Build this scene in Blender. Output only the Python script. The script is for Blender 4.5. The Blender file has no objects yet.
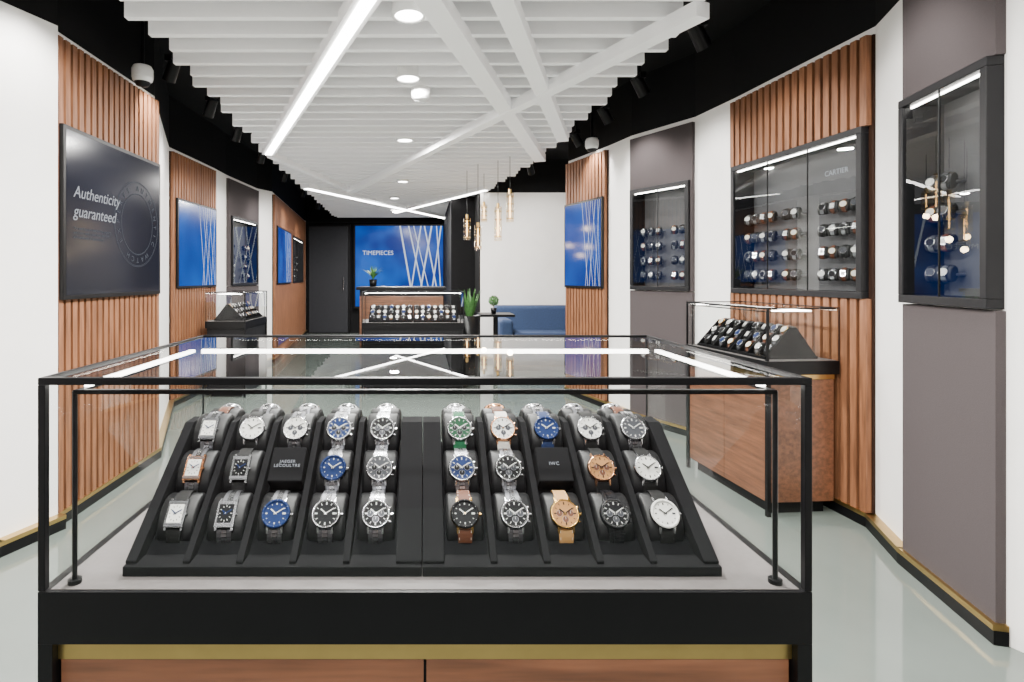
import bpy, math, random
from mathutils import Matrix, Vector
random.seed(7)
S = bpy.context.scene
COL = S.collection
F = 560.0; EYE = 1.25

# ------------------------------------------------------------------ materials
def newmat(name):
    m = bpy.data.materials.new(name); m.use_nodes = True
    nt = m.node_tree; nt.nodes.clear()
    out = nt.nodes.new('ShaderNodeOutputMaterial')
    return m, nt, out

def pbr(name, col, rough=0.5, metal=0.0, var=0.06, scale=20.0, bump=0.0, stretch=(1,1,1), spec=0.5, coat=0.0, glow=0.0):
    m, nt, out = newmat(name)
    b = nt.nodes.new('ShaderNodeBsdfPrincipled')
    b.inputs['Roughness'].default_value = rough
    b.inputs['Metallic'].default_value = metal
    b.inputs['Specular IOR Level'].default_value = spec
    b.inputs['Coat Weight'].default_value = coat
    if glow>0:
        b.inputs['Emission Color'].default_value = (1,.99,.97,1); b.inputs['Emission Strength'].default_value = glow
    tc = nt.nodes.new('ShaderNodeTexCoord'); mp = nt.nodes.new('ShaderNodeMapping')
    mp.inputs['Scale'].default_value = stretch
    nz = nt.nodes.new('ShaderNodeTexNoise'); nz.inputs['Scale'].default_value = scale
    nz.inputs['Detail'].default_value = 4
    nt.links.new(tc.outputs['Object'], mp.inputs['Vector']); nt.links.new(mp.outputs[0], nz.inputs['Vector'])
    r = nt.nodes.new('ShaderNodeValToRGB')
    r.color_ramp.elements[0].position = .3; r.color_ramp.elements[1].position = .7
    r.color_ramp.elements[0].color = [c*(1-var) for c in col]+[1]
    r.color_ramp.elements[1].color = [min(1, c*(1+var)) for c in col]+[1]
    nt.links.new(nz.outputs[0], r.inputs[0]); nt.links.new(r.outputs[0], b.inputs['Base Color'])
    if bump > 0:
        bp = nt.nodes.new('ShaderNodeBump'); bp.inputs['Strength'].default_value = bump
        bp.inputs['Distance'].default_value = .003
        nt.links.new(nz.outputs[0], bp.inputs['Height']); nt.links.new(bp.outputs[0], b.inputs['Normal'])
    nt.links.new(b.outputs[0], out.inputs[0])
    return m

def emis(name, col, s):
    m, nt, out = newmat(name)
    e = nt.nodes.new('ShaderNodeEmission'); e.inputs[0].default_value = list(col)+[1]; e.inputs[1].default_value = s
    nt.links.new(e.outputs[0], out.inputs[0]); return m

def screenmat(name, c0, c1, s, spec=.3):
    m, nt, out = newmat(name)
    tc = nt.nodes.new('ShaderNodeTexCoord'); nz = nt.nodes.new('ShaderNodeTexNoise'); nz.inputs['Scale'].default_value = 1.3
    r = nt.nodes.new('ShaderNodeValToRGB'); r.color_ramp.elements[0].position = .35; r.color_ramp.elements[1].position = .65
    r.color_ramp.elements[0].color = list(c0)+[1]; r.color_ramp.elements[1].color = list(c1)+[1]
    b = nt.nodes.new('ShaderNodeBsdfPrincipled'); b.inputs['Base Color'].default_value = (.005,.005,.006,1)
    b.inputs['Roughness'].default_value = .15; b.inputs['Specular IOR Level'].default_value = spec
    b.inputs['Emission Strength'].default_value = s
    nt.links.new(tc.outputs['Object'], nz.inputs['Vector']); nt.links.new(nz.outputs[0], r.inputs[0])
    nt.links.new(r.outputs[0], b.inputs['Emission Color']); nt.links.new(b.outputs[0], out.inputs[0]); return m

def glassmat(name, base=.04, tint=(.97,.985,.98), k=.85):
    m, nt, out = newmat(name)
    lw = nt.nodes.new('ShaderNodeLayerWeight'); lw.inputs[0].default_value = .5
    p = nt.nodes.new('ShaderNodeMath'); p.operation='POWER'; p.inputs[1].default_value = 4.5
    a = nt.nodes.new('ShaderNodeMath'); a.operation='MULTIPLY_ADD'; a.inputs[1].default_value = k; a.inputs[2].default_value = base
    t = nt.nodes.new('ShaderNodeBsdfTransparent'); t.inputs[0].default_value = list(tint)+[1]
    g = nt.nodes.new('ShaderNodeBsdfGlossy'); g.inputs['Roughness'].default_value = .0
    mx = nt.nodes.new('ShaderNodeMixShader')
    nt.links.new(lw.outputs['Facing'], p.inputs[0]); nt.links.new(p.outputs[0], a.inputs[0]); nt.links.new(a.outputs[0], mx.inputs[0])
    nt.links.new(t.outputs[0], mx.inputs[1]); nt.links.new(g.outputs[0], mx.inputs[2]); nt.links.new(mx.outputs[0], out.inputs[0])
    return m

M_white = pbr('wall_white_paint', (.83,.815,.79), .6, var=.02, scale=6)
M_black = pbr('ceiling_black', (.005,.005,.0055), .8, spec=.15)
M_fabric = pbr('taupe_fabric', (.058,.049,.050), .9, var=.10, scale=350, bump=.3, spec=.12)
M_wood = pbr('walnut_wood', (.180,.076,.036), .5, var=.35, scale=9, stretch=(6,6,.5), bump=.1, spec=.25)
M_woodback = pbr('walnut_dark', (.02,.008,.004), .7, var=.3, scale=9, stretch=(6,6,.5), spec=.15)
M_woodh = pbr('walnut_horizontal', (.125,.050,.024), .4, var=.40, scale=7, stretch=(.6,6,8), bump=.05)
M_floor = pbr('floor_resin', (.125,.147,.133), .06, var=.05, scale=3, spec=.6)
M_gold = pbr('brass_trim', (.55,.38,.14), .32, 1, var=.05)
M_frame = pbr('black_metal', (.0025,.0025,.003), .38, var=.1, spec=.2)
M_frame2 = pbr('charcoal_metal', (.006,.006,.007), .45, var=.1, spec=.2)
M_baffle = pbr('baffle_white_glow', (.92,.92,.92), .6, var=.02, glow=.10)  # faint emission stands in for light bounced onto baffles and plain beams
M_velvet = pbr('black_suede', (.002,.002,.0025), .9, var=.0, scale=30, spec=.05)
M_rib = pbr('charcoal_suede', (.0045,.0045,.005), .9, var=.0, scale=30, spec=.06)
M_cush = pbr('black_leather', (.0025,.0025,.003), .5, var=.1, scale=60, spec=.22)
M_cushg = pbr('grey_cushion', (.012,.012,.012), .6, var=.1, scale=60, spec=.3)
M_base = pbr('taupe_base', (.085,.075,.073), .6, var=.06, scale=120)
M_glass = glassmat('clear_glass',.035)
M_glasstop = glassmat('clear_glass_top',.08,k=.95)
M_glass2 = glassmat('cabinet_glass', .07, (.93,.95,.95), .8)
M_led = emis('led_white', (1,.97,.93), 24)
M_ledcase = emis('led_case', (1,.96,.9), 26)
M_ledcab = emis('led_cabinet', (1,.95,.88), 26)
M_warm = emis('warm_filament', (1,.62,.25), 14)
M_txt = emis('text_white', (.9,.93,1), .7)
M_txtw = emis('screen_line', (.75,.85,1), 1.2)
M_txtgrey = emis('text_grey', (.3,.33,.38), .5)
M_blue = screenmat('screen_blue', (.0,.030,.30), (.0,.125,.66), 1.0, .15)
M_dark = screenmat('screen_dark', (.005,.007,.020), (.011,.015,.040), .9, .10)
M_cabback = pbr('cabinet_back', (.05,.05,.053), .5, var=.1, spec=.3)
M_sofa = pbr('navy_velvet', (.022,.045,.11), .8, var=.2, scale=60)
M_leaf = pbr('leaf_green', (.045,.14,.03), .6, var=.4, scale=40)
M_door = pbr('door_charcoal', (.020,.021,.025), .5, spec=.25)
M_plastic = pbr('white_plastic', (.75,.75,.74), .35)
M_steel = pbr('steel', (.50,.50,.52), .2, 1, var=.03)
M_steeld = pbr('steel_brushed', (.26,.26,.28), .33, 1, var=.05)
M_rose = pbr('rose_gold', (.60,.30,.16), .22, 1)
M_wgold = pbr('yellow_gold', (.52,.30,.08), .25, 1)
M_bcer = pbr('black_ceramic', (.004,.004,.005), .3, spec=.3)
D_ink = pbr('dial_ink', (.34,.34,.33), .6, spec=.1)
D_white = pbr('dial_white', (.43,.425,.40), .6, spec=.15); D_black = pbr('dial_black', (.0022,.0022,.003), .6, spec=.10)
D_blue = pbr('dial_blue', (.0025,.011,.052), .6, spec=.10); D_green = pbr('dial_green', (.003,.030,.011), .6, spec=.10)
D_grey = pbr('dial_grey', (.030,.031,.036), .6, spec=.10); D_tan = pbr('dial_tan', (.22,.105,.035), .6, spec=.15)
L_black = pbr('leather_black', (.003,.003,.003), .6, spec=.2); L_brown = pbr('leather_brown', (.070,.022,.009), .6, spec=.25)
L_green = pbr('strap_green', (.006,.07,.028), .7, spec=.2); L_blue = pbr('strap_blue', (.008,.018,.06), .7, spec=.2)
L_white = pbr('strap_white', (.45,.42,.38), .7, spec=.2); L_grey = pbr('strap_grey', (.03,.03,.033), .7, spec=.2)
L_tan = pbr('strap_tan', (.30,.16,.055), .6, spec=.25)

# ------------------------------------------------------------------ mesh builder
class MB:
    def __init__(s): s.v=[]; s.f=[]; s.m=[]; s.mats=[]; s.sm=[]
    def mi(s, mat):
        if mat not in s.mats: s.mats.append(mat)
        return s.mats.index(mat)
    def add(s, vs, fs, mat, M=None, smooth=False):
        o=len(s.v); i=s.mi(mat)
        for p in vs:
            p=Vector(p); s.v.append(tuple(M@p) if M is not None else tuple(p))
        for f in fs: s.f.append([o+k for k in f]); s.m.append(i); s.sm.append(smooth)
    def box(s,x0,x1,y0,y1,z0,z1,mat,M=None):
        vs=[(x,y,z) for x in(x0,x1) for y in(y0,y1) for z in(z0,z1)]
        s.add(vs,[(0,1,3,2),(4,6,7,5),(0,4,5,1),(2,3,7,6),(0,2,6,4),(1,5,7,3)],mat,M)
    def quad(s,a,b,c,d,mat,M=None): s.add([a,b,c,d],[(0,1,2,3)],mat,M)
    def prism(s,prof,x0,x1,mat,M=None):   # prof in (y,z), extruded along x
        n=len(prof); vs=[(x0,y,z) for y,z in prof]+[(x1,y,z) for y,z in prof]
        fs=[tuple(range(n-1,-1,-1)),tuple(range(n,2*n))]+[(i,(i+1)%n,n+(i+1)%n,n+i) for i in range(n)]
        s.add(vs,fs,mat,M)
    def cyl(s,p0,p1,r0,r1=None,n=16,mat=None,M=None,cap=True):
        r1=r0 if r1 is None else r1
        p0=Vector(p0);p1=Vector(p1);d=(p1-p0).normalized()
        a=d.orthogonal().normalized();b=d.cross(a)
        ring=lambda p,r:[p+a*(r*math.cos(2*math.pi*i/n))+b*(r*math.sin(2*math.pi*i/n)) for i in range(n)]
        vs=ring(p0,r0)+ring(p1,r1)
        s.add(vs,[(i,(i+1)%n,n+(i+1)%n,n+i) for i in range(n)],mat,M,True)
        if cap: s.add(vs,[tuple(range(n-1,-1,-1)),tuple(range(n,2*n))],mat,M)
    def lathe(s,prof,n,mat,M=None,smooth=True):  # prof (r,z)
        vs=[];fs=[]
        for r,z in prof:
            for i in range(n):
                t=2*math.pi*i/n; vs.append((r*math.cos(t),r*math.sin(t),z))
        for j in range(len(prof)-1):
            for i in range(n):
                k=(i+1)%n; fs.append((j*n+i,j*n+k,(j+1)*n+k,(j+1)*n+i))
        s.add(vs,fs,mat,M,smooth)
    def disc(s,r,z,n,mat,M=None,c=(0,0)):
        s.add([(c[0]+r*math.cos(2*math.pi*i/n),c[1]+r*math.sin(2*math.pi*i/n),z) for i in range(n)],[tuple(range(n))],mat,M)
    def build(s,name,parent=None,bevel=0):
        me=bpy.data.meshes.new(name); me.from_pydata(s.v,[],s.f)
        for m in s.mats: me.materials.append(m)
        me.polygons.foreach_set('material_index',s.m); me.polygons.foreach_set('use_smooth',s.sm); me.update()
        ob=bpy.data.objects.new(name,me); COL.objects.link(ob)
        if parent: ob.parent=parent
        if bevel:
            b=ob.modifiers.new('bevel','BEVEL'); b.width=bevel; b.segments=2; b.limit_method='ANGLE'
        return ob
def empty(name,loc=(0,0,0),rz=0):
    e=bpy.data.objects.new(name,None); e.location=loc; e.rotation_euler=(0,0,rz); e.empty_display_size=.1
    COL.objects.link(e); return e
def text(body,size,M,mat,parent,name='lettering',align='LEFT',shear=0,spacing=1.0):
    c=bpy.data.curves.new(name,'FONT'); c.body=body; c.size=size; c.align_x=align; c.align_y='CENTER'; c.extrude=.0003
    c.shear=shear; c.space_character=spacing
    c.materials.append(mat); o=bpy.data.objects.new(name,c); COL.objects.link(o)
    o.parent=parent; o.matrix_local=M; return o
def wallM(A,B):
    A=Vector((A[0],A[1],0));B=Vector((B[0],B[1],0)); x=(B-A); L=x.length; x.normalize()
    z=Vector((0,0,1)); y=z.cross(x)
    M=Matrix(((x.x,y.x,z.x,A.x),(x.y,y.y,z.y,A.y),(x.z,y.z,z.z,A.z),(0,0,0,1)))
    return M,L
UP=Matrix.Rotation(math.radians(90),4,'X')   # text plane facing -Y

# ------------------------------------------------------------------ room shell
L1=((-1.87,2.79),(-1.872,3.87)); L2=((-2.46,5.38),(-2.42,6.4)); L3=((-2.43,6.84),(-2.37,7.9)); L4=((-2.24,8.2),(-2.66,12.3))
R1=((2.105,2.43),(1.975,1.90)); R2=((2.165,3.915),(2.245,2.79)); R3=((1.83,4.95),(2.11,4.37)); R4=((1.55,6.05),(1.75,5.33))
HOLES={L3:(.08,.98),L4:(2.0,3.6),R1:(.012,.535),R2:(.03,1.10),R3:(.02,.62)}
left=[(-2.15,-1.5),(-2.15,1.5),(-1.93,2.51),(-1.828,2.788),L1[0],L1[1],L2[0],L2[1],L3[0],L3[1],L4[0],L4[1],(-2.66,12.5)]
right=[(2.12,-1.5),(2.01,1.82),R1[1],R1[0],R2[1],R2[0],R3[1],R3[0],R4[1],R4[0],(1.66,6.15),(3.2,6.3),(3.2,8.3),(.82,8.3)]
CZ0,CZ1=1.14,2.01
def wall(name,pts,top=2.50):
    mb=MB()
    for a,b in zip(pts[:-1],pts[1:]):
        h=HOLES.get((a,b)); key=(a,b)
        if h is None: h=HOLES.get((b,a)); key=(b,a)
        if h is None: mb.quad((*a,0),(*b,0),(*b,top),(*a,top),M_white)
        else:
            M,L=wallM(*key)
            for (x0,x1,z0,z1) in ((0,L,0,CZ0),(0,L,CZ1,top),(0,h[0],CZ0,CZ1),(h[1],L,CZ0,CZ1)):
                mb.quad((x0,0,z0),(x1,0,z0),(x1,0,z1),(x0,0,z1),M_white,M)
        mb.quad((*a,top),(*b,top),(*b,3.0),(*a,3.0),M_black)
    return mb.build(name)
wall('wall_left',left); wall('wall_right',right)
mb=MB(); mb.box(-2.7,1.0,12.5,12.6,0,3.0,M_black); mb.build('wall_back')
mb=MB(); mb.box(.42,.90,9.0,12.5,0,3.0,M_black); mb.build('wall_partition')
mb=MB(); mb.box(.80,.92,8.31,8.99,0,3.0,M_black); mb.build('wall_nook_return')
mb=MB(); mb.box(-2.8,3.3,-1.6,12.7,-.1,0,M_floor); mb.build('floor')
mb=MB(); mb.box(-2.8,3.3,-1.6,12.7,3.0,3.1,M_black); mb.build('ceiling')
mb=MB(); mb.box(-2.3,2.3,-1.6,-1.5,0,2.05,M_fabric); mb.box(-2.3,2.3,-1.6,-1.5,2.05,3.0,M_white); mb.build('wall_front')
def baseboard(name,pts,sgn):
    mb=MB()
    for a,b in zip(pts[:-1],pts[1:]):
        M,L=wallM(a,b) if sgn>0 else wallM(b,a)
        if L<.1: continue
        mb.box(-.01,L+.01,-.044,0,0,.050,M_frame,M); mb.box(-.01,L+.01,-.046,0,.050,.070,M_gold,M)
    mb.build(name)
baseboard('baseboard_left',left,1); baseboard('baseboard_right',right,-1)

def slats(A,B,z0=.070,z1=2.46):
    M,L=wallM(A,B); mb=MB(); h=HOLES.get((A,B))
    def col(x0,x1,y0,y1,mat):
        if h and x1>h[0] and x0<h[1]:
            mb.box(x0,x1,y0,y1,z0,CZ0,mat,M); mb.box(x0,x1,y0,y1,CZ1,z1,mat,M)
        else: mb.box(x0,x1,y0,y1,z0,z1,mat,M)
    if h: col(0,h[0]-.001,-.012,0,M_woodback); col(h[0]+.001,h[1]-.001,-.012,0,M_woodback); col(h[1]+.001,L,-.012,0,M_woodback)
    else: col(0,L,-.012,0,M_woodback)
    n=max(3,int(round(L/.058))); p=L/n
    for i in range(n): col(i*p+.009,(i+1)*p-.011,-.040,-.012,M_wood)
    return mb.build('wall_panel_slatted')
def panel(A,B):
    M,L=wallM(A,B); mb=MB(); h=HOLES.get((A,B))
    mb.box(.004,L-.004,-.03,0,.070,CZ0-.006,M_fabric,M); mb.box(.004,L-.004,-.03,0,CZ1,2.46,M_fabric,M)
    if h[0]>.02: mb.box(.004,h[0],-.03,0,CZ0,CZ1,M_fabric,M)
    if h[1]<L-.02: mb.box(h[1],L-.004,-.03,0,CZ0,CZ1,M_fabric,M)
    return mb.build('wall_panel_fabric')
def lines_on(mb,M,x0,x1,z0,z1,y,sc=1.0):
    w=x1-x0;h=z1-z0
    for (a,b,t) in ((.50,.66,.010),(.60,.80,.008),(.74,.60,.008),(.86,.70,.010),(.78,.96,.008),(.97,.84,.008),(.66,.88,.005),(.92,.98,.006)):
        xa=x0+a*w; xb=x0+b*w; tt=t*w*sc
        mb.quad((xa,y,z1),(xa+tt,y,z1),(xb+tt,y,z0),(xb,y,z0),M_txtw,M)
def tv(A,B,x0,x1,z0,z1,mat,kind,y=-.041):
    M,L=wallM(A,B); e=empty('wall_tv_screen'); mb=MB(); t=.022
    mb.box(x0,x1,y-t,y,z0,z1,M_frame,M)
    mb.build('housing',e,bevel=.003)
    mb=MB(); b=.022
    mb.quad((x0+b,y-t-.001,z0+b),(x1-b,y-t-.001,z0+b),(x1-b,y-t-.001,z1-b),(x0+b,y-t-.001,z1-b),mat,M)
    if kind=='lines': lines_on(mb,M,x0+b,x1-b,z0+b,z1-b,y-t-.0025)
    mb.build('screen',e)
    return e,M
# generic watch ------------------------------------------------------------
def watch(mb,M,st,hi=True):
    case,dial,strap,kind,shape,chrono=st
    r=.0222; zc=-.032; a=.0425; b=.0305; N=32 if hi else 12
    dark = dial in (D_black,D_blue,D_green,D_grey)
    ink = D_ink if dark else D_black
    steps=15 if hi else 6
    for sg in (1,-1):
        ph0,ph1=math.radians(60),math.radians(-55 if sg<0 else -30)
        P=[]
        for i in range(steps+1):
            t=i/steps; ph=ph0+(ph1-ph0)*t
            P.append((sg*a*math.cos(ph),zc+b*math.sin(ph),.0112-.003*t,ph))
        for i in range(steps):
            y0,z0,w0,p0=P[i]; y1,z1,w1,p1=P[i+1]
            th=.0022
            def seg(xa0,xb0,xa1,xb1,off,mt,g=0.0):
                yy1=y0+(y1-y0)*(1-g); zz1=z0+(z1-z0)*(1-g)
                n0=(sg*math.cos(p0)*off,math.sin(p0)*off); n1=(sg*math.cos(p1)*off,math.sin(p1)*off)
                m0=(sg*math.cos(p0)*(off-th),math.sin(p0)*(off-th)); m1=(sg*math.cos(p1)*(off-th),math.sin(p1)*(off-th))
                vs=[(xa0,y0+n0[0],z0+n0[1]),(xb0,y0+n0[0],z0+n0[1]),(xb1,yy1+n1[0],zz1+n1[1]),(xa1,yy1+n1[0],zz1+n1[1]),
                    (xa0,y0+m0[0],z0+m0[1]),(xb0,y0+m0[0],z0+m0[1]),(xb1,yy1+m1[0],zz1+m1[1]),(xa1,yy1+m1[0],zz1+m1[1])]
                mb.add(vs,[(0,1,2,3),(7,6,5,4),(0,4,5,1),(1,5,6,2),(2,6,7,3),(3,7,4,0)],mt,M)
            if kind=='b' and hi:
                seg(-w0,-w0*.42,-w1,-w1*.42,.0018,strap,.18); seg(w0*.42,w0,w1*.42,w1,.0018,strap,.18)
                seg(-w0*.38,w0*.38,-w1*.38,w1*.38,.0024,M_steel if strap is M_steeld else strap,.18)
            else:
                seg(-w0,w0,-w1,w1,.0020,strap)
                if hi and kind=='l' and i%2==0 and i<10:
                    ink2=L_grey if strap is L_black else L_white
                    seg(-w0*.86,-w0*.80,-w1*.86,-w1*.80,.0024,ink2,.3); seg(w0*.80,w0*.86,w1*.80,w1*.86,.0024,ink2,.3)
        if kind=='l' and sg<0 and hi:
            y0,z0,w0,p0=P[9]; mb.box(-w0-.001,w0+.001,y0-.0045,y0-.001,z0-.003,z0-.0005,case,M)
    if shape=='r':
        hx,hy=.0145,.0195
        mb.box(-hx,hx,-hy,hy,-.006,.002,case,M)
        mb.box(-hx+.0015,hx-.0015,-hy+.003,hy-.003,.002,.0035,case,M)
        mb.box(-hx+.0035,hx-.0035,-hy+.006,hy-.006,.0035,.0038,dial,M)
        if hi:
            for yy in (-hy+.0022,-hy+.0042,hy-.0022,hy-.0042): mb.box(-hx+.001,hx-.001,yy-.0004,yy+.0004,.002,.0042,M_steeld,M)
            for i in range(12):
                t=i*math.pi/6; mb.box(-.0005,.0005,.0,.0024,.0038,.0041,ink,M@Matrix.Translation((.0075*math.sin(t),.0095*math.cos(t),0))@Matrix.Rotation(-t,4,'Z'))
            mb.cyl((hx,0,-.001),(hx+.0025,0,-.001),.0018,n=8,mat=case,M=M)
            for sx in (-1,1):
                for sy in (-1,1): mb.box(sx*.0122-.0017,sx*.0122+.0017,sy*hy-.001 if sy>0 else sy*hy-.004,sy*hy+.004 if sy>0 else sy*hy+.001,-.008,-.001,case,M)
        rr=.010
    else:
        mb.lathe([(r*.7,-.008),(r*.95,-.007),(r*1.0,-.003),(r*1.0,.001),(r*.95,.0035),(r*.90,.0045),(r*.87,.003)],N,case,M)
        if chrono==2: mb.lathe([(r*.970,.0034),(r*.94,.0050),(r*.80,.0052),(r*.79,.0030)],N,dial,M)
        mb.disc(r*.88,.0031,N,dial,M)
        if hi:
            for i in range(12):
                t=i*math.pi/6; big=i%3==0; w=.0009 if big else .0005; r1=.70 if chrono==2 else .76
                mb.box(-w,w,r*(.58 if big else .62),r*r1,.0031,.0037,ink,M@Matrix.Rotation(-t,4,'Z'))
            for i in range(60):
                if (i%5==0) != (chrono==2): continue
                t=i*math.pi/30; q=(.81,.84) if chrono!=2 else (.84,.90)
                mb.box(-.00018,.00018,r*q[0],r*q[1],.0031 if chrono!=2 else .0051,.0035 if chrono!=2 else .0056,ink,M@Matrix.Rotation(-t,4,'Z'))
            for sx in (-1,1):
                for sy in (-1,1):
                    mb.add([(sx*.0085,sy*r*.78,.0015),(sx*.0128,sy*r*.72,.0015),(sx*.0125,sy*(r+.0045),-.006),(sx*.0098,sy*(r+.0045),-.006),
                            (sx*.0085,sy*r*.78,-.005),(sx*.0128,sy*r*.72,-.005),(sx*.0125,sy*(r+.0045),-.009),(sx*.0098,sy*(r+.0045),-.009)],
                           [(0,1,2,3),(7,6,5,4),(0,4,5,1),(1,5,6,2),(2,6,7,3),(3,7,4,0)],case,M)
            mb.cyl((r,0,-.002),(r+.0035,0,-.002),.0026,n=10,mat=case,M=M)
            if chrono==1:
                for t in (.45,-.45): mb.cyl((r*math.cos(t)*.98,r*math.sin(t)*.98,-.002),((r+.003)*math.cos(t),(r+.003)*math.sin(t),-.002),.0016,n=8,mat=case,M=M)
                inner=D_grey if dial in (D_black,D_white) else D_black
                if dial is D_tan: inner=L_brown
                for cx,cy in ((-.0085,0),(.0085,0),(0,-.0085)):
                    mb.disc(.0048,.0034,16,M_steeld,M,(cx,cy)); mb.disc(.0045,.0036,16,inner,M,(cx,cy))
                    mb.box(cx-.00025,cx+.00025,cy,cy+.0036,.0037,.0039,D_ink,M)
            else:
                mb.box(.0105,.0145,-.0013,.0013,.0032,.00385,D_ink if dark else D_grey,M)
        rr=r*.62
    if hi:
        mb.box(-.0009,.0009,-.002,rr*.75,.0040,.0044,ink if shape!='r' else D_blue,M@Matrix.Rotation(math.radians(52),4,'Z'))
        mb.box(-.0007,.0007,-.003,rr*1.05,.0044,.0048,ink if shape!='r' else D_blue,M@Matrix.Rotation(math.radians(-58),4,'Z'))
        mb.cyl((0,0,.0036),(0,0,.005),.0012,n=8,mat=case,M=M)
def cushion(mb,M,hi=True,mat=None):
    mat=mat or M_cush
    zc=-.032; a=.0410; b=.0290; N=32 if hi else 10
    xs=[(-.0290,.80),(-.0275,.94),(-.0240,1.0),(.0240,1.0),(.0275,.94),(.0290,.80)]
    vs=[];fs=[]
    for x,k in xs:
        for i in range(N):
            t=2*math.pi*i/N; vs.append((x,a*k*math.cos(t),zc+b*k*math.sin(t)))
    for j in range(len(xs)-1):
        for i in range(N):
            k=(i+1)%N; fs.append((j*N+i,j*N+k,(j+1)*N+k,(j+1)*N+i))
    mb.add(vs,fs,mat,M,True)
    mb.add(vs,[tuple(range(N)),tuple(range(len(vs)-N,len(vs)))],mat,M)
STY=[(M_steel,D_white,M_steeld,'b','o',0),(M_steel,D_blue,M_steeld,'b','o',1),(M_rose,D_white,L_brown,'l','o',0),(M_steel,D_black,L_black,'l','o',1),
     (M_wgold,D_white,L_brown,'l','o',0),(M_steel,D_black,M_steeld,'b','o',2),(M_steel,D_white,L_black,'l','r',0),(M_steel,D_grey,L_brown,'l','o',1)]
STC=[(M_steel,D_white,M_steeld,'b','o',0),(M_wgold,D_white,L_brown,'l','o',1),(M_steel,D_black,M_steeld,'b','o',0),(M_steel,D_grey,L_black,'l','o',1),(M_steel,D_white,L_brown,'b','r',0)]

def cabinet(A,B,doors=3,cols=(),label=None,rows=4,yaw=28):
    M,L=wallM(A,B); x0,x1=HOLES[(A,B)]; z0,z1=CZ0,CZ1; e=empty('wall_display_cabinet'); mb=MB(); fr=.034; yf=-.052; yb=.10
    mb.box(x0,x1,yb,yb+.012,z0,z1,M_cabback,M)
    for (a,b,c,d) in ((x0,x1,z1-fr,z1),(x0,x1,z0,z0+fr),(x0,x0+fr,z0+fr,z1-fr),(x1-fr,x1,z0+fr,z1-fr)): mb.box(a,b,yf,yb,c,d,M_frame2,M)
    w=(x1-x0-2*fr)/doors
    for i in range(1,doors): mb.box(x0+fr+i*w-.003,x0+fr+i*w+.003,yf+.004,yf+.012,z0+fr,z1-fr,M_frame,M)
    mb.build('frame',e,bevel=.003)
    mb=MB(); mb.box(x0+fr,x1-fr,yf+.03,yf+.038,z1-fr-.008,z1-fr-.001,M_ledcab,M); mb.build('led_strip',e)
    mb=MB(); mb.quad((x0+fr,yf+.008,z0+fr),(x1-fr,yf+.008,z0+fr),(x1-fr,yf+.008,z1-fr),(x0+fr,yf+.008,z1-fr),M_glass2,M); mb.build('glass',e)
    mb=MB(); k=0
    for cx in cols:
        for j in range(rows):
            k+=1; zz=z0+.13+j*.125
            if zz>z1-.12: continue
            T=M@Matrix.Translation((cx,yb-.075,zz))@Matrix.Rotation(math.radians(yaw),4,'Z')@Matrix.Rotation(math.radians(76),4,'X')@Matrix.Scale(.85,4)
            cushion(mb,T,False,M_cushg); watch(mb,T,STC[(k*3+j)%5],False)
            mb.cyl((cx,yb-.05,zz-.01),(cx,yb,zz-.01),.007,n=8,mat=M_steeld,M=M)
    mb.build('watches_on_cushions',e)
    if label: text(label,.040,M@Matrix.Translation(((x1-.17),yf+.012,z1-.20))@UP,M_txt,e,align='CENTER')
    return e

slats(*L1)
e,M=tv(*L1,.008,1.04,1.135,2.02,M_dark,'')
ty=-.0655
text('Authenticity',.088,M@Matrix.Translation((.085,ty,1.69))@UP,M_txt,e,shear=.25)
text('guaranteed',.088,M@Matrix.Translation((.085,ty,1.59))@UP,M_txt,e,shear=.25)
text('Our watches are checked by experts\nand come with a two year warranty\nand certificate of authenticity.',.023,M@Matrix.Translation((.085,ty,1.48))@UP,M_txtgrey,e)
mb=MB()
for r0 in (.265,.258,.19,.186):
    n=64
    for i in range(n):
        t0=2*math.pi*i/n;t1=2*math.pi*(i+1)/n;q=.0022;c=(.73,1.58)
        mb.quad((c[0]+r0*math.cos(t0),ty,c[1]+r0*math.sin(t0)),(c[0]+r0*math.cos(t1),ty,c[1]+r0*math.sin(t1)),(c[0]+(r0+q)*math.cos(t1),ty,c[1]+(r0+q)*math.sin(t1)),(c[0]+(r0+q)*math.cos(t0),ty,c[1]+(r0+q)*math.sin(t0)),M_txtgrey,M)
mb.build('seal_ring',e)
s='AUTHENTIC WATCH EXPERTS '
for i,ch in enumerate(s):
    if ch==' ': continue
    t=math.pi/2-2*math.pi*i/len(s)
    text(ch,.045,M@Matrix.Translation((.73+.223*math.cos(t),ty,1.58+.223*math.sin(t)))@UP@Matrix.Rotation(t-math.pi/2,4,'Z'),M_txtgrey,e,name='seal_letter',align='CENTER')
slats(*L2); tv(*L2,.05,.97,1.14,2.02,M_blue,'lines')
panel(*L3); cabinet(*L3,doors=2,cols=(.2,.3,.7,.8),yaw=-28)
slats(*L4); tv(*L4,.15,1.6,1.14,2.02,M_blue,'lines'); cabinet(*L4,doors=2,cols=(2.3,2.7,3.1),yaw=-28)
panel(*R1); cabinet(*R1,doors=2,cols=(.09,.17),rows=4)
slats(*R2); cabinet(*R2,doors=3,cols=(.10,.175,.25,.325,.46,.535,.75,.825,.90,.975),label='CARTIER')
panel(*R3); cabinet(*R3,doors=2,cols=(.10,.18,.26,.42,.50))
slats(*R4); tv(*R4,.02,.73,1.14,2.02,M_blue,'lines')

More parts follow.
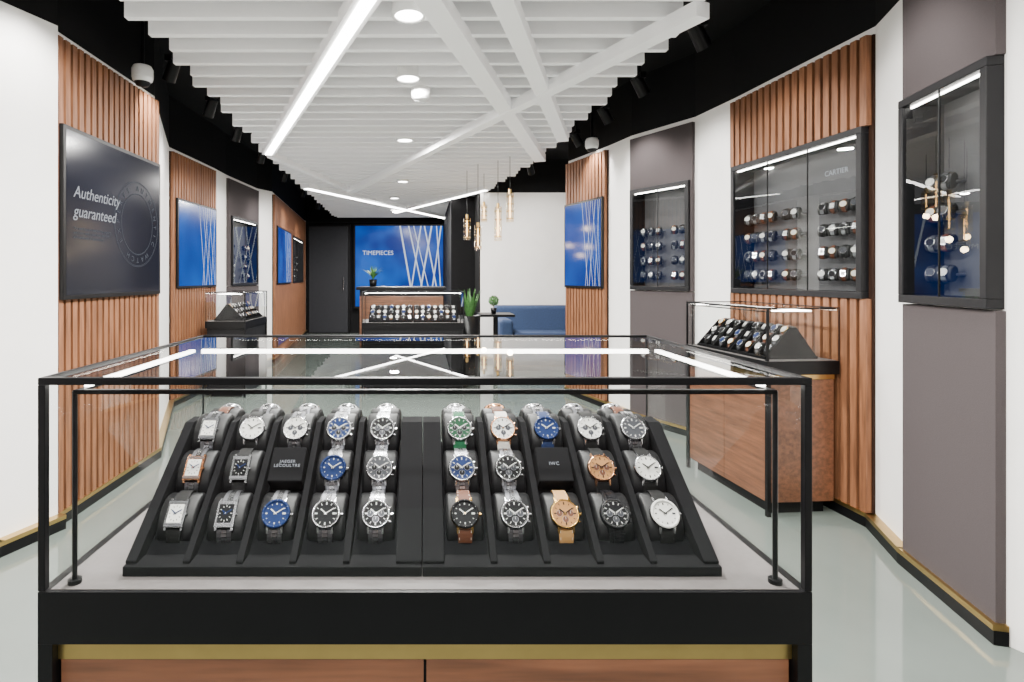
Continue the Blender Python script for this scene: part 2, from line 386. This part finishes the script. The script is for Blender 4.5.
# back wall: door + big screen
e=empty('door_1'); mb=MB(); mb.box(-2.62,-1.66,12.44,12.5,0,2.42,M_frame); mb.build('door_frame',e)
mb=MB(); mb.box(-2.57,-1.71,12.41,12.45,.02,2.37,M_door); mb.cyl((-1.80,12.37,.95),(-1.80,12.37,1.25),.012,n=10,mat=M_steel); mb.build('door_leaf',e,bevel=.004)
e=empty('video_wall_screen'); mb=MB(); mb.box(-1.58,.41,12.40,12.499,.55,2.42,M_frame); mb.build('housing',e)
mb=MB(); mb.quad((-1.54,12.395,.6),(.40,12.395,.6),(.40,12.395,2.38),(-1.54,12.395,2.38),M_blue)
lines_on(mb,None,-1.54,.40,.6,2.38,12.392,1.8)
mb.build('screen',e)
text('TIMEPIECES',.135,Matrix.Translation((-1.38,12.388,1.78))@UP,M_txtw,e)
mb=MB(); mb.box(-2.61,.42,12.3,12.38,2.44,2.5,M_black); mb.build('trim_1')

# ------------------------------------------------------------------ ceiling baffles & beams
def lerp(pts,y):
    if y<=pts[0][0]: return pts[0][1]
    for (a,b),(c,d) in zip(pts[:-1],pts[1:]):
        if y<=c: return b+(d-b)*(y-a)/(c-a)
    return pts[-1][1]
LB=[(-1.2,-1.25),(2.63,-1.456),(5.97,-1.70),(12.1,-1.95)]; RB=[(-1.2,1.2),(2.63,1.30),(3.0,1.36),(6.22,1.28),(8.9,.87),(12.2,.3)]
ZB=2.55
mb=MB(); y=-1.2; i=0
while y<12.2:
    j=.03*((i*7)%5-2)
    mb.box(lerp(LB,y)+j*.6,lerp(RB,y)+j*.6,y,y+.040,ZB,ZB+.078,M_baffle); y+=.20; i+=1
for t in (.12,.5,.88):
    for k in range(12):
        y0=-1.2+k*1.1; y1=y0+1.1
        xa=lerp(LB,y0)+(lerp(RB,y0)-lerp(LB,y0))*t
        mb.box(xa-.02,xa+.02,y0,y1,ZB+.079,ZB+.10,M_frame)
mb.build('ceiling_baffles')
def cbeam(name,a,b,w,lit,z=ZB):
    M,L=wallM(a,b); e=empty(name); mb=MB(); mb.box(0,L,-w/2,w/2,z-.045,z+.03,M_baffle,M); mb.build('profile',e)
    if lit:
        mb=MB(); mb.box(.03,L-.03,-w*.27,w*.27,z-.052,z-.0451,M_led,M); mb.build('led_diffuser',e)
def C(px,py,z=ZB-.045):
    Y=(z-EYE)*F/(277-py); return ((px-425)*Y/F,Y)
def ext(a,b,t): return (a[0]+(a[0]-b[0])*t,a[1]+(a[1]-b[1])*t)
a,b=C(368,0),C(268,155); cbeam('ceiling_light_beam',ext(a,b,.35),b,.12,True)
a,b=C(430,0),C(540,160); cbeam('ceiling_beam',ext(a,b,.3),b,.12,False,ZB-.02)
a,b=C(503,0),C(563,140); cbeam('ceiling_beam',ext(a,b,.3),b,.10,False,ZB-.016)
cbeam('ceiling_beam',C(703,12),C(350,192),.085,False,ZB-.024)
cbeam('ceiling_light_beam',C(305,188),(.45,12.0),.16,True,ZB-.002)
cbeam('ceiling_light_beam',C(487,190),C(395,213),.12,True,ZB+.002)
cbeam('ceiling_beam',C(270,158),C(350,192),.07,False,ZB+.006)
cbeam('ceiling_light_beam',(-1.1,-1.0),(1.0,1.3),.10,True)

def lamp(kind,loc,energy,parent=None,size=.2,col=(1,.97,.93),spot=None):
    l=bpy.data.lights.new('lamp',kind); l.energy=energy; l.color=col
    if kind=='AREA': l.shape='DISK'; l.size=size
    if kind=='SPOT': l.spot_size=spot or 1.2; l.spot_blend=.8; l.shadow_soft_size=size
    if kind=='POINT': l.shadow_soft_size=size
    o=bpy.data.objects.new('lamp',l); COL.objects.link(o); o.location=loc
    if parent: o.parent=parent
    return o
for (x,y) in ((-.1,-.5),(-.1,.7),(-.08,1.7),(-.08,2.77),(-.11,3.65),(-.19,5.3),(-.2,6.3),(-.3,7.6),(-.5,9.2),(-.6,10.8)):
    e=empty('ceiling_downlight',(x,y,0)); mb=MB()
    mb.lathe([(.085,ZB+.10),(.085,ZB-.012),(.07,ZB-.012),(.07,ZB-.002)],24,M_plastic); mb.disc(.07,ZB-.004,24,M_led); mb.build('can',e)
    lamp('AREA',(0,0,ZB-.02),116,e,.14)
mb=MB(); x,y=C(421,96,2.5); T=Matrix.Translation((x,y,0)); mb.lathe([(.001,2.468),(.02,2.47),(.055,2.475),(.07,2.50),(.07,2.55)],24,M_plastic,T); mb.build('smoke_detector')
def dome(x,y):
    mb=MB(); T=Matrix.Translation((x,y,0)); mb.cyl((0,0,3.0),(0,0,2.50),.012,n=10,mat=M_frame,M=T)
    mb.lathe([(.012,2.52),(.05,2.51),(.06,2.49),(.06,2.44)],20,M_plastic,T)
    mb.lathe([(.058,2.44),(.055,2.425),(.045,2.415)],20,M_plastic,T); mb.lathe([(.045,2.415),(.035,2.395),(.001,2.385)],20,M_frame2,T); mb.build('security_dome_camera')
dome(-1.69,3.35); dome(1.52,5.1)
def track(x,y,tx,ty,tz,en):
    e=empty('track_spotlight',(x,y,0)); mb=MB()
    mb.box(-.02,.02,-.06,.06,2.62,2.66,M_frame); mb.cyl((0,0,2.66),(0,0,2.60),.008,n=8,mat=M_frame)
    d=(Vector((tx,ty,tz))-Vector((x,y,2.58))).normalized(); c=Vector((0,0,2.58))
    mb.cyl(c-d*.07,c+d*.07,.038,.042,18,M_frame); mb.cyl(c+d*.06,c+d*.0702,.03,n=18,mat=M_led)
    mb.cyl((0,0,3.0),(0,0,2.66),.006,n=8,mat=M_frame)
    mb.build('head',e); p=c+d*.085
    o=lamp('SPOT',(p.x,p.y,p.z),en,e,.04,spot=1.7); o.rotation_euler=d.to_track_quat('-Z','Y').to_euler()
for y in (1.2,2.4,3.6,4.4,5.2,6.2,7.4,8.8,10.4):
    track(lerp(LB,y)-.10,y,-2.3,y+.5,1.4,62)
for y in (1.2,2.2,3.1,3.9,4.6,5.4):
    track(lerp(RB,y)+.16,y,2.3,y+.3,1.4,62)
track(1.3,6.9,1.9,8.3,1.4,100)

# ------------------------------------------------------------------ showcases
def showcase(loc,rz,w,d,zb,zt,wood=True,backrods=True,name='glass_display_case'):
    e=empty(name,(loc[0],loc[1],0),rz); h=w/2; t=.010
    mb=MB()
    mb.box(-h,h,0,t,zt-t,zt,M_frame); mb.box(-h,h,d-t*.6,d,zt-t*.6,zt,M_frame)
    mb.box(-h,-h+t*.6,t,d-t,zt-t*.8,zt,M_frame); mb.box(h-t*.6,h,t,d-t,zt-t*.8,zt,M_frame)
    for x in (-h,h-t): mb.box(x,x+t,0,t,zb,zt-t,M_frame)
    for x in (-h,h-.004): mb.box(x,x+.004,d-.004,d,zb,zt-t,M_frame)
    mb.build('frame',e,bevel=.001)
    mb=MB()
    mb.quad((-h+t,.005,zb),(h-t,.005,zb),(h-t,.005,zt-t),(-h+t,.005,zt-t),M_glass)
    mb.quad((-h+t,d-.005,zb),(h-t,d-.005,zb),(h-t,d-.005,zt-t),(-h+t,d-.005,zt-t),M_glass)
    for x in (-h+.003,h-.003): mb.quad((x,t,zb),(x,d-.005,zb),(x,d-.005,zt-t),(x,t,zt-t),M_glass)
    mb.quad((-h+.006,t,zt-.003),(h-.006,t,zt-.003),(h-.006,d-.006,zt-.003),(-h+.006,d-.006,zt-.003),M_glasstop)
    mb.build('glass',e)
    mb=MB(); s=.0035; xi=h-.037; y0=.022; y1=d-.125; zl=zt-.022
    for x in (-xi,xi):
        mb.cyl((x,y0,zb),(x,y0,zl),s,n=10,mat=M_frame); mb.cyl((x,y0,zb),(x,y0,zb+.006),.009,n=14,mat=M_frame)
        mb.box(x-.004,x+.004,y0,y1,zl-.004,zl,M_frame)
    mb.box(-xi,xi,y0-.004,y0+.004,zl-.004,zl+.002,M_frame)
    mb.build('lighting_rods',e)
    mb=MB()
    for x in (-xi,xi): mb.box(x-.005,x+.005,y0+.03,y1-.02,zl+.0005,zl+.006,M_ledcase)
    mb.box(-xi+.012,xi-.012,y1-.006,y1+.006,zl-.004,zl+.004,M_ledcase)
    mb.build('led_strips',e)
    mb=MB()
    mb.box(-h,h,0,d,zb-.072,zb-.001,M_frame)
    mb.box(-h+.014,h-.014,.006,d-.006,zb-.001,zb,M_base)
    mb.box(-h+.02,h-.02,.012,d-.012,zb-.10,zb-.0721,M_gold if wood else M_frame2)
    mb.box(-h+.03,h-.03,.025,d-.025,.06,zb-.10,M_frame)
    mb.box(-h+.05,h-.05,.05,d-.05,0,.06,M_frame)
    if backrods:
        for x in (-h,h-.02):
            mb.box(x,x+.02,0,.02,.0,zb-.0721,M_frame)
    mb.build('plinth',e,bevel=.0015)
    W=M_woodh if wood else M_frame2
    mb=MB(); g=.002; zt2=zb-.1005
    mb.box(-h+.024,-g,.013,.0249,.07,zt2,W); mb.box(g,h-.024,.013,.0249,.07,zt2,W)
    mb.box(-h+.024,-g,d-.0249,d-.013,.07,zt2,W); mb.box(g,h-.024,d-.0249,d-.013,.07,zt2,W)
    mb.box(-h+.013,-h+.0299,.024,d-.024,.07,zt2,W); mb.box(h-.0299,h-.013,.024,d-.024,.07,zt2,W)
    mb.build('cabinet_doors',e)
    return e
def stand(e,x0,x1,yf,zb,cols,name='watch_display_stand',depth=.42,wide=.033):
    mb=MB(); z=zb+.0005
    mb.box(x0,x1,yf,yf+depth,z,z+.0139,M_rib)
    r=yf+depth*.56; yb=yf+depth
    mb.prism([(yf+.035,z+.014),(r-.012,z+.120),(r+.012,z+.120),(yb-.03,z+.014)],x0+.014,x1-.014,M_velvet)
    rib=[(yf+.008,z+.014),(yf+.008,z+.018),(r-.025,z+.166),(r+.015,z+.166),(yb-.01,z+.018),(yb-.01,z+.014)]
    for i in range(len(cols)-1):
        x=(cols[i]+cols[i+1])/2-.005; mb.prism(rib,x,x+.010,M_rib)
    mb.prism(rib,x0,max(x0+.012,cols[0]-wide),M_rib); mb.prism(rib,min(x1-.012,cols[-1]+wide),x1,M_rib)
    return mb.build(name,e,bevel=.0010)

case=showcase((0,.76),0,1.052,.565,.823,1.113)
cl=[-.382+.0767*i for i in range(5)]; cr=[.061+.0767*i for i in range(5)]
stL=empty('watch_display_stand'); stR=empty('watch_display_stand')
stand(stL,-.431,-.0045,.797,.823,cl,'tray'); stand(stR,-.0035,.423,.797,.823,cr,'tray')
TH=math.radians(52)
ROW={1:(.99,.982),2:(.926,.934),3:(.86,.886)}
b=lambda dial,c=0,strap=M_steeld,case=M_steel:(case,dial,strap,'b','o',c)
l=lambda dial,strap,case=M_steel,c=0,sh='o':(case,dial,strap,'l',sh,c)
W={1:[(M_steel,D_white,M_steeld,'b','r',0),l(D_white,L_black),b(D_white,1),b(D_blue,1),b(D_black,1),l(D_green,L_green,M_steel,1),l(D_white,L_white,M_rose,1),l(D_blue,L_blue,M_steel,2),l(D_white,L_black,M_steel,1),b(D_grey)],
   2:[(M_rose,D_white,M_steeld,'b','r',0),(M_steel,D_black,L_black,'l','r',0),None,b(D_blue,2),b(D_grey,1),b(D_blue,1),b(D_black,1),None,l(D_tan,L_black,M_rose,1),l(D_white,L_black,M_steel)],
   3:[l(D_white,L_black,M_steel,0,'r'),(M_steel,D_black,M_steeld,'b','r',0),b(D_blue,2),b(D_black,0),b(D_black,1),l(D_black,L_brown,M_wgold,2),b(D_black,1),l(D_tan,L_tan,M_wgold,1),(M_bcer,D_black,M_bcer,'b','o',1),l(D_white,L_black,M_steel,2)]}
cmL=MB(); cmR=MB()
for r,(Y,Z) in ROW.items():
    for i,x in enumerate(cl+cr):
        T=Matrix.Translation((x,Y,Z))@Matrix.Rotation(TH,4,'X')
        s=W[r][i]
        if s is None:
            name='JAEGER\nLECOULTRE' if i==2 else 'IWC'
            e=empty('brand_plaque'); mb=MB()
            T2=Matrix.Translation((x,Y+.004,Z+.006))@Matrix.Rotation(math.radians(45),4,'X')
            mb.box(-.028,.028,-.030,.030,-.040,0,M_rib,T2); mb.build('block',e,bevel=.002)
            text(name,.0072 if i==2 else .008,T2@Matrix.Translation((0,0,.0006)),M_txt,e,align='CENTER',spacing=1.15)
            continue
        cushion(cmL if i<5 else cmR,T)
        mb=MB(); watch(mb,Matrix.Identity(4),s,True); o=mb.build('wristwatch'); o.matrix_world=T
BK=[l(D_white,L_brown),b(D_grey),b(D_white),b(D_white),b(D_black),b(D_black),l(D_white,L_brown,M_rose),b(D_black),b(D_grey),l(D_white,L_brown)]
for i,x in enumerate(cl+cr):
    T=Matrix.Translation((x,1.112,.985))@Matrix.Rotation(math.pi,4,'Z')@Matrix.Rotation(math.radians(42),4,'X')
    cushion(cmL if i<5 else cmR,T); mb=MB(); watch(mb,Matrix.Identity(4),BK[i],True); o=mb.build('wristwatch'); o.matrix_world=T
cmL.build('cushions',stL); cmR.build('cushions',stR)

def fill_case(e,w,zb,n,depth):
    h=w/2-.07; half=[(-h,-.004),(.004,h)]
    mb=MB(); k=0
    for a,c in half:
        m=n//2; p=(c-a)/m; cols=[a+p*(i+.5) for i in range(m)]
        stand(e,a,c,.035,zb,cols,'stand',depth=depth)
        for dy,dz in ((.065,.057),(.13,.108),(.195,.157)):
            for x in cols:
                k+=1
                T=Matrix.Translation((x,.035+dy*depth/.42,zb+dz))@Matrix.Rotation(TH,4,'X')
                cushion(mb,T,False); watch(mb,T,STY[(k*3+k//5)%8],False)
    mb.build('watches_on_cushions',e)
e=showcase((1.75,3.30),math.radians(-85.5),.78,.40,.81,1.09); fill_case(e,.78,.81,8,.30)
e=showcase((-.13,6.0),0,1.10,.55,.76,1.09,wood=False); fill_case(e,1.10,.76,14,.42)
e=showcase((-1.86,6.2),math.radians(90),.80,.42,.79,1.09,wood=False); fill_case(e,.80,.79,8,.32)

# ------------------------------------------------------------------ reception desk, plants, table, sofa, pendants
e=empty('reception_desk'); mb=MB(); mb.box(-.9,.28,7.3,7.95,1.08,1.12,M_frame); mb.box(-.86,.24,7.36,7.9,0,1.08,M_frame2); mb.box(-.86,.24,7.35,7.36,.1,1.0,M_woodh); mb.build('body',e,bevel=.005)
def plant(x,y,z,name,kind,s):
    e=empty(name,(x,y,z)); mb=MB()
    if kind=='ball':
        mb.lathe([(.001,0),(.035*s,0),(.05*s,.09*s),(.045*s,.09*s),(.04*s,.08*s),(.001,.08*s)],18,M_frame)
        mb.build('pot',e); mb=MB(); mb.cyl((0,0,.08*s),(0,0,.14*s),.005,n=8,mat=L_brown)
        rnd=random.Random(3)
        for i in range(420):
            u=rnd.uniform(-1,1);t=rnd.uniform(0,6.283);q=math.sqrt(1-u*u);R=.075*s*rnd.uniform(.8,1.05)
            c=Vector((q*math.cos(t),q*math.sin(t),u)); p=c*R+Vector((0,0,.20*s)); a=c.orthogonal().normalized()*.012*s; bb=c.cross(a)*.8
            mb.add([p-a,p-bb+c*.006,p+a,p+bb+c*.006],[(0,1,2,3)],M_leaf)
        mb.build('foliage',e)
    else:
        mb.lathe([(.001,0),(.05*s,0),(.06*s,.11*s),(.054*s,.11*s),(.05*s,.10*s),(.001,.10*s)],18,M_frame); mb.build('pot',e); mb=MB()
        rnd=random.Random(5)
        for i in range(60):
            t=rnd.uniform(0,6.283); ln=rnd.uniform(.12,.24)*s; sp=rnd.uniform(.1,.8); w=.012*s; P=[]
            for k in range(5):
                q=k/4; rad=sp*ln*q*(.5+.7*q); P.append(Vector((math.cos(t)*rad,math.sin(t)*rad,.10*s+ln*(q-.45*sp*q*q))))
            sd=Vector((-math.sin(t),math.cos(t),0)); vs=[]
            for k,p in enumerate(P): ww=w*(1-abs(k/4-.4)*1.4); vs+= [p-sd*max(ww,.001),p+sd*max(ww,.001)]
            mb.add(vs,[(2*k,2*k+1,2*k+3,2*k+2) for k in range(4)],M_leaf)
        mb.build('foliage',e)
plant(-.70,7.55,1.12,'potted_fern','fern',.9)
plant(.84,6.85,.80,'topiary_plant','ball',.8)
e=empty('floor_planter',(.52,6.55,0)); mb=MB(); mb.lathe([(.001,0),(.10,0),(.13,.80),(.12,.80),(.11,.76),(.001,.76)],24,M_frame); mb.build('pot',e)
mb=MB(); rnd=random.Random(9)
for i in range(90):
    t=rnd.uniform(0,6.283); ln=rnd.uniform(.25,.45); sp=rnd.uniform(.05,.35); P=[]
    for k in range(5):
        q=k/4; rad=sp*ln*q; P.append(Vector((math.cos(t)*(rad+.03),math.sin(t)*(rad+.03),.76+ln*(q-.2*q*q))))
    sd=Vector((-math.sin(t),math.cos(t),0)); vs=[]
    for k,p in enumerate(P): ww=max(.012*(1-abs(k/4-.4)*1.4),.001); vs+=[p-sd*ww,p+sd*ww]
    mb.add(vs,[(2*k,2*k+1,2*k+3,2*k+2) for k in range(4)],M_leaf)
mb.build('foliage',e)
e=empty('side_table'); mb=MB(); mb.box(.66,1.08,6.70,7.12,.77,.80,M_frame); mb.cyl((.87,6.91,.02),(.87,6.91,.77),.03,n=14,mat=M_frame); mb.cyl((.87,6.91,0),(.87,6.91,.02),.18,n=28,mat=M_frame); mb.build('body',e,bevel=.004)
e=empty('blue_sofa'); mb=MB()
mb.box(1.0,2.95,7.45,8.2,.12,.42,M_sofa); mb.box(1.0,2.95,8.0,8.24,.42,.84,M_sofa); mb.box(2.7,2.95,6.6,8.0,.42,.84,M_sofa); mb.box(2.0,2.95,6.6,7.45,.12,.42,M_sofa)
mb.box(1.0,1.18,7.45,8.0,.42,.68,M_sofa)
o=mb.build('upholstery',e,bevel=.05); o.modifiers['bevel'].segments=4
mb=MB()
for x in (1.06,2.88):
    for y in (7.52,8.15): mb.cyl((x,y,0),(x,y,.13),.02,n=10,mat=M_frame)
mb.box(1.2,1.94,7.47,7.98,.42,.50,M_sofa); mb.box(1.96,2.68,7.47,7.98,.42,.50,M_sofa)
o=mb.build('cushions_and_legs',e,bevel=.02)
M_pglass=glassmat('amber_glass',.12,(1,.93,.82),.7)
def pendant(x,y,z0,z1,r=.042):
    e=empty('glass_pendant_lamp',(x,y,0)); mb=MB(); mb.cyl((0,0,3.0),(0,0,z1+.03),.003,n=6,mat=M_frame); mb.cyl((0,0,z1-.01),(0,0,z1+.04),.018,n=12,mat=M_gold)
    mb.lathe([(r,z0),(r*1.02,(z0+z1)/2),(r,z1),(.015,z1+.002)],20,M_pglass)
    for k in range(4):
        zz=z0+(z1-z0)*(k+.5)/4; mb.lathe([(r+.001,zz-.003),(r+.004,zz),(r+.001,zz+.003)],20,M_gold)
    mb.cyl((0,0,z0+.05),(0,0,z1-.03),.007,n=10,mat=M_warm); mb.build('lamp_body',e)
    lamp('POINT',(0,0,z0-.05),3,e,.03,(1,.75,.45))
for (px,y0,y1,Y) in ((510,193,222,6.2),(498,207,241,6.3),(478,226,250,6.6),(467,218,240,6.9),(484,205,222,7.2)):
    pendant((px-425)/F*Y,Y,EYE+(277-y1)/F*Y,EYE+(277-y0)/F*Y)

# ------------------------------------------------------------------ world + camera
w=bpy.data.worlds.new('world'); S.world=w; w.use_nodes=True
w.node_tree.nodes['Background'].inputs[0].default_value=(.95,.97,1,1); w.node_tree.nodes['Background'].inputs[1].default_value=.6
cam=bpy.data.cameras.new('camera'); co=bpy.data.objects.new('camera',cam); COL.objects.link(co)
co.location=(0,0,EYE); co.rotation_euler=(math.radians(90),0,0)
cam.sensor_fit='HORIZONTAL'; cam.sensor_width=36; cam.lens=36*F/1024; cam.shift_x=87/1024; cam.shift_y=-64/1024; cam.clip_start=.05
S.camera=co
